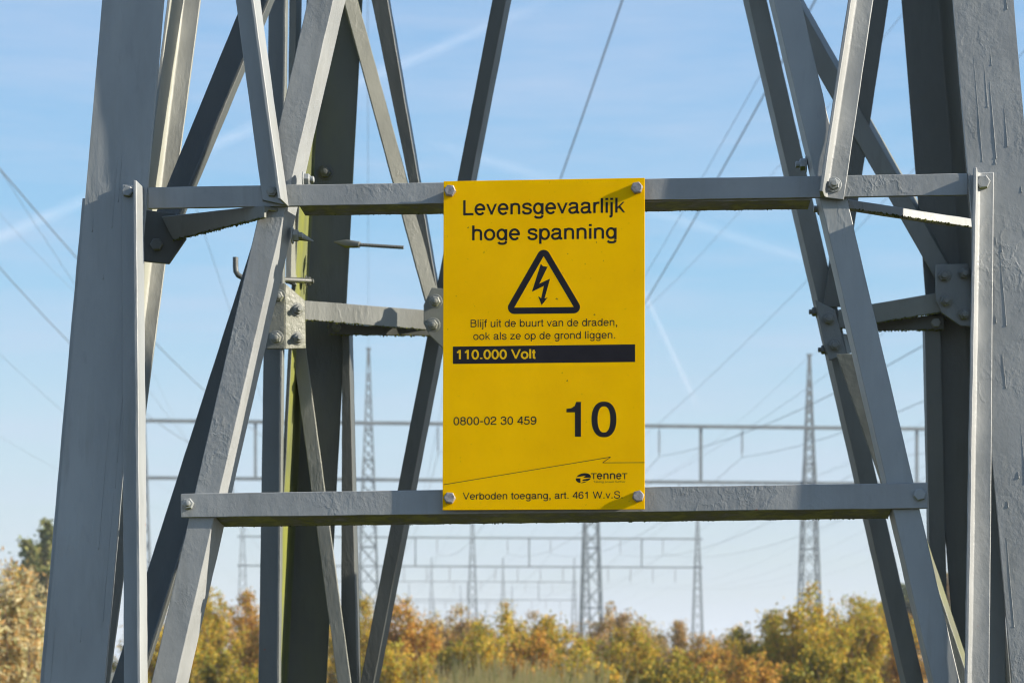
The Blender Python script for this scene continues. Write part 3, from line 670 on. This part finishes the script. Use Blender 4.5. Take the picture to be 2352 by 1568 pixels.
def shrub(cx, top, w, D, pal, seed, label, name='shrub', cat='shrub', n_stem=17, leaf=.065, asp=.6, dens=1., group='autumn shrubs behind the pylon', crown0=.0, spiky=.0):
    rs = np.random.RandomState(seed); h = CAMZ + (HY - top)/FPX*D; r = w/2/FPX*D; X = (cx - CX)/FPX*D
    g = empty(name, (X, D, 0), label, cat, group); st = MB(); pts = []; 
    for i in range(n_stem):
        ph = rs.uniform(0, 2*np.pi); q = np.sqrt(rs.uniform(0, 1)); tip = np.array([r*q*np.cos(ph), r*.8*q*np.sin(ph), h*(1 - .22*q*q)*rs.uniform(.82, 1.0)])
        if i == 0: tip = np.array([0, 0, h])
        b0 = np.array([rs.uniform(-.2, .2)*r, rs.uniform(-.2, .2)*r, 0]); mid = (b0 + tip)/2 + np.array([tip[0]*-.12, tip[1]*-.12, h*.06]) + rs.normal(size=3)*.06*r
        ts = np.linspace(0, 1, 9); cv = [(1-t)**2*b0 + 2*t*(1-t)*mid + t*t*tip for t in ts]
        st.tube([Vector(p) for p in cv], [.016*h/2.5*(1 - .85*t) + .002 for t in ts], 5, False)
        ntw = int(19*dens)
        for j in range(ntw):
            t = rs.uniform(max(.22, crown0), 1.0); k = min(7, int(t*8)); p = cv[k] + (cv[k+1] - cv[k])*(t*8 - k)
            d = rs.normal(size=3); d[2] = abs(d[2])*.7 + .25; d /= np.linalg.norm(d); l = rs.uniform(.12, .34)*min(r, h*.5)*(1.25 - .7*t)
            e = p + d*l
            if e[2] > h: e[2] = h
            if j % 2 == 0: st.tube([Vector(p), Vector((p+e)/2 + rs.normal(size=3)*.02), Vector(e)], [.005*h/2.5, .004, .002], 4, False)
            m = int(rs.uniform(26, 44)*dens); f = rs.uniform(.15, 1.05, m)[:, None]
            pts.append(p + (e - p)*f + rs.normal(size=(m, 3))*(.045 + .05*l))
    for i in range(int(16*w/200)):
        ph = rs.uniform(0, 2*np.pi); q = np.sqrt(rs.uniform(0, 1))*.95; b0 = np.array([r*q*np.cos(ph), r*.8*q*np.sin(ph), h*(.86 - .26*q*q)])
        e = b0 + np.array([rs.normal()*.10*r, rs.normal()*.1*r, h*rs.uniform(.08, .20)]); md = (b0 + e)/2 + rs.normal(size=3)*.03
        st.tube([Vector(b0), Vector(md), Vector(e)], [.005, .0035, .0015], 4, False)
        m = rs.randint(6, 16); f = rs.uniform(.1, 1., m)[:, None]; pts.append(b0 + (e - b0)*f + rs.normal(size=(m, 3))*.04)
    Pn = np.concatenate(pts); Pn = Pn[Pn[:, 2] > .05]; Sz = rs.uniform(.6, 1.25, len(Pn))*leaf
    st.v = [tuple(Vector(v) + g.location) for v in st.v]; st.build('branches', M_BARK, g)
    V, F = leaf_cloud(Pn, Sz, rs, asp); leaves_obj('foliage', V, F, LM[pal], g)
    return g
SH = [
 # cx, top, width, distance, palette, label
 (20, 1290, 270, 24, 'willow', 'tall pale beige and green shrub left of the near left leg'),
 (110, 1322, 230, 27, 'willow', 'dusty green shrub half hidden by the near left leg'),
 (-30, 1235, 230, 27, 'orange', 'orange shrub at the very left edge of the photo'),
 (350, 1420, 200, 36, 'gold', 'golden shrub behind the left upright and brace'),
 (475, 1352, 190, 38, 'gold', 'yellow leaved shrub with twiggy top between left diagonal and rear left leg'),
 (575, 1345, 170, 40, 'orange', 'orange shrub touching the rear left leg'),
 (700, 1400, 200, 42, 'gold', 'golden shrub hidden behind the mossy rear left leg'),
 (840, 1372, 170, 40, 'gold', 'yellow shrub between rear left upright and long dark brace'),
 (935, 1366, 190, 36, 'orange', 'bright orange shrub just right of the long dark brace'),
 (905, 1470, 210, 30, 'gold', 'low golden shrub at the foot of the long dark brace'),
 (1060, 1398, 210, 40, 'russet', 'rusty brown shrub below the left half of the sign'),
 (1165, 1388, 230, 38, 'gold', 'yellow shrub with reaching shoots below the middle of the sign'),
 (1270, 1410, 200, 35, 'gold', 'green and yellow shrub below the right half of the sign'),
 (1395, 1388, 220, 42, 'russet', 'reddish brown twiggy shrub in front of the middle gantry column'),
 (1460, 1440, 190, 34, 'gold', 'yellow green shrub right of the middle gantry column'),
 (1560, 1432, 190, 46, 'russet', 'pale brown bare topped shrub in front of the second gantry end column'),
 (1640, 1462, 240, 36, 'orange', 'low orange shrub in the dip right of the sign'),
 (1775, 1408, 220, 34, 'green', 'dark green and gold shrub at the left foot of the high shrub'),
 (1858, 1345, 260, 33, 'gold', 'highest golden shrub, in front of the right gantry column'),
 (1975, 1366, 220, 36, 'gold', 'broad yellow shrub just left of the rear right brace'),
 (2075, 1400, 180, 40, 'orange', 'orange brown shrub seen between the rear right brace and the right diagonal'),
 (1900, 1490, 260, 26, 'green', 'dull green bush in front of the highest golden shrub'),
 (2200, 1420, 220, 38, 'russet', 'russet shrub behind the near right leg'),
 (1330, 1492, 200, 27, 'gold', 'low yellow bush at the bottom edge under the sign'),
 (1560, 1505, 220, 28, 'green', 'low dark green bush at the bottom edge right of the sign'),
 (520, 1500, 220, 28, 'green', 'low olive bush at the bottom edge near the left diagonal'),
 (1110, 1440, 230, 33, 'gold', 'yellow bush behind the tall dry grass'),
 (1235, 1450, 220, 31, 'orange', 'orange tinged bush below the sign, right of the tall dry grass'),
 (1690, 1452, 190, 39, 'gold', 'yellow bush in the dip, behind the low orange shrub'),
 (420, 1440, 170, 33, 'gold', 'yellow bush at the foot of the left diagonal'),
 (640, 1400, 200, 34, 'orange', 'orange bush behind the rear left leg at the bottom edge'),
 (30, 1345, 240, 21, 'willow', 'pale straw coloured brush at the lower left corner'),
 (430, 1392, 300, 47, 'orange', 'back row shrub, orange, seen between near left upright and rear left upright angle'),
 (780, 1402, 280, 46, 'gold', 'back row shrub, golden, behind the leaning rear left braces'),
 (1000, 1405, 320, 48, 'gold', 'back row shrub, golden, at the foot of the narrow second gantry column'),
 (1225, 1412, 330, 47, 'russet', 'back row shrub, rusty, just left of the thick middle gantry column'),
 (1490, 1428, 320, 50, 'gold', 'back row shrub, golden, between the middle gantry column and the second gantry end column'),
 (1690, 1444, 300, 49, 'russet', 'back row shrub, pale brown, right of the second gantry end column'),
 (1990, 1380, 320, 46, 'gold', 'back row shrub, golden, behind the broad yellow shrub on the right'),
 (1745, 1500, 190, 29, 'orange', 'low orange bush at the bottom edge left of the dull green bush'),
]
for i, (cx, top, w, D, pal, lab) in enumerate(SH):
    shrub(cx, top, w, D, pal, 100 + i, lab, n_stem=20 if w > 180 else 15, leaf=.058 if pal != 'willow' else .085, asp=.62 if pal != 'willow' else .30, dens=1.08)
# taller trees farther off
shrub(112, 1196, 180, 62, 'olive', 301, 'rounded olive green tree beyond the beige shrubs left of the pylon', 'broadleaf_tree', 'tree', 20, .15, .7, 1.3, 'trees farther off', .35)
shrub(2075, 1345, 150, 95, 'dark', 302, 'dark tree crown far off behind the orange brown shrub', 'broadleaf_tree', 'tree', 18, .2, .7, 1.2, 'trees farther off', .3)
shrub(2180, 1322, 130, 80, 'russet', 303, 'brown tree seen in the slit between the rear right uprights', 'broadleaf_tree', 'tree', 18, .17, .7, 1.2, 'trees farther off', .3)
# pale tall grass among the shrubs
rs = np.random.RandomState(7); V = []; F = []
for i in range(1000):
    D = rs.uniform(21, 25); cx = rs.normal(1190, 95) if i % 2 else rs.uniform(980, 1400); X = (cx-CX)/FPX*D; h = 1.25 + .5*rs.beta(1.5, 3); l = rs.normal(0, .16, 2); wv = rs.uniform(.006, .012)
    for s in range(3):
        f0, f1 = s/3, (s+1)/3; k = len(V)
        for f in (f0, f1):
            x = X + l[0]*f*f; y = D + l[1]*f*f; q = wv*(1 - .75*f); V += [(x - q, y, h*f), (x + q, y, h*f)]
        F.append((k, k+1, k+3, k+2))
me = bpy.data.meshes.new('tall_grass'); me.from_pydata(V, [], F); me.materials.append(leafmat('dry_grass', [(0, (.50, .38, .15)), (.5, (.56, .45, .20)), (1, (.30, .30, .08))])); me.update()
o = bpy.data.objects.new('tall_grass', me); COL.objects.link(o); tag(o, kind='stuff')

# ------------------------------------------------------------------ contrails: thin sheets of ice cloud high up
m = bpy.data.materials.new('contrail_ice'); m.use_nodes = True; nt = m.node_tree; nt.nodes.clear()
uv = nt.nodes.new('ShaderNodeUVMap'); sx = nt.nodes.new('ShaderNodeSeparateXYZ'); nt.links.new(uv.outputs[0], sx.inputs[0])
edge = mth(nt, 'SUBTRACT', 1., mth(nt, 'ABSOLUTE', mth(nt, 'SUBTRACT', mth(nt, 'MULTIPLY', sx.outputs['Y'], 2.), 1.), 0)); edge = mth(nt, 'POWER', mth(nt, 'MAXIMUM', edge, 0.), 1.4)
ends = mth(nt, 'MULTIPLY', rng(nt, sx.outputs['X'], 0, .12), rng(nt, sx.outputs['X'], 1, .8))
nzz = noise(nt, uv.outputs[0], 16, 5, .65); al = mth(nt, 'MULTIPLY', mth(nt, 'MULTIPLY', edge, ends), rng(nt, nzz, .30, .68, .15, 1))
oi = nt.nodes.new('ShaderNodeObjectInfo'); al = mth(nt, 'MULTIPLY', al, oi.outputs['Alpha'])
d1 = nt.nodes.new('ShaderNodeBsdfTranslucent'); d1.inputs['Color'].default_value = (.95, .95, .95, 1); d2 = nt.nodes.new('ShaderNodeBsdfDiffuse'); d2.inputs['Color'].default_value = (.95, .95, .95, 1)
ad = nt.nodes.new('ShaderNodeMixShader'); ad.inputs[0].default_value = .25; nt.links.new(d1.outputs[0], ad.inputs[1]); nt.links.new(d2.outputs[0], ad.inputs[2])
tp = nt.nodes.new('ShaderNodeBsdfTransparent'); ms = nt.nodes.new('ShaderNodeMixShader'); nt.links.new(al, ms.inputs[0]); nt.links.new(tp.outputs[0], ms.inputs[1]); nt.links.new(ad.outputs[0], ms.inputs[2])
ou = nt.nodes.new('ShaderNodeOutputMaterial'); nt.links.new(ms.outputs[0], ou.inputs[0])
for p, q, w0, w1, alpha, lab in (((-260, 655), (1330, -28), 50, 44, .31, 'long bright vapour trail crossing the upper left sky behind the pylon'),
                           ((960, 318), (2000, 640), 46, 40, .20, 'faint broad vapour trail behind the sign and the right braces'),
                           ((1470, 650), (1608, 945), 18, 22, .34, 'short steep vapour trail right of the sign')):
    ALT = 9000.; n = 24; V = []; F = []; U = []
    d = Vector((q[0]-p[0], q[1]-p[1])).normalized(); w = Vector((-d.y, d.x))
    for i in range(n+1):
        f = i/n; c = Vector((p[0] + (q[0]-p[0])*f, p[1] + (q[1]-p[1])*f)); hw = (w0 + (w1-w0)*f)/2
        for s in (-1, 1):
            e = c + w*hw*s; r = ray(e.x, e.y); V.append(tuple(CAM + r*((ALT - CAMZ)/r.z))); U.append((f, (s+1)/2))
    F = [(2*i, 2*i+1, 2*i+3, 2*i+2) for i in range(n)]
    me = bpy.data.meshes.new('contrail'); me.from_pydata(V, [], F); ul = me.uv_layers.new(name='UVMap')
    for l in me.loops: ul.data[l.index].uv = U[l.vertex_index]
    me.materials.append(m); o = bpy.data.objects.new('contrail', me); COL.objects.link(o); o.color = (1, 1, 1, alpha); tag(o, lab, 'contrail', 'vapour trails in the sky')

# ------------------------------------------------------------------ haze
mh = bpy.data.materials.new('haze'); mh.use_nodes = True; nt = mh.node_tree; nt.nodes.clear()
pv = nt.nodes.new('ShaderNodeVolumePrincipled'); pv.inputs['Density'].default_value = .0008; pv.inputs['Color'].default_value = (.86, .92, 1, 1); pv.inputs['Anisotropy'].default_value = 0
ou = nt.nodes.new('ShaderNodeOutputMaterial'); nt.links.new(pv.outputs[0], ou.inputs['Volume'])
mb = MB(); mb.box((0, 0, 10.5), (1500, 0, 0), (0, 1500, 0), (0, 0, 11.5)); tag(mb.build('haze', mh), kind='stuff')
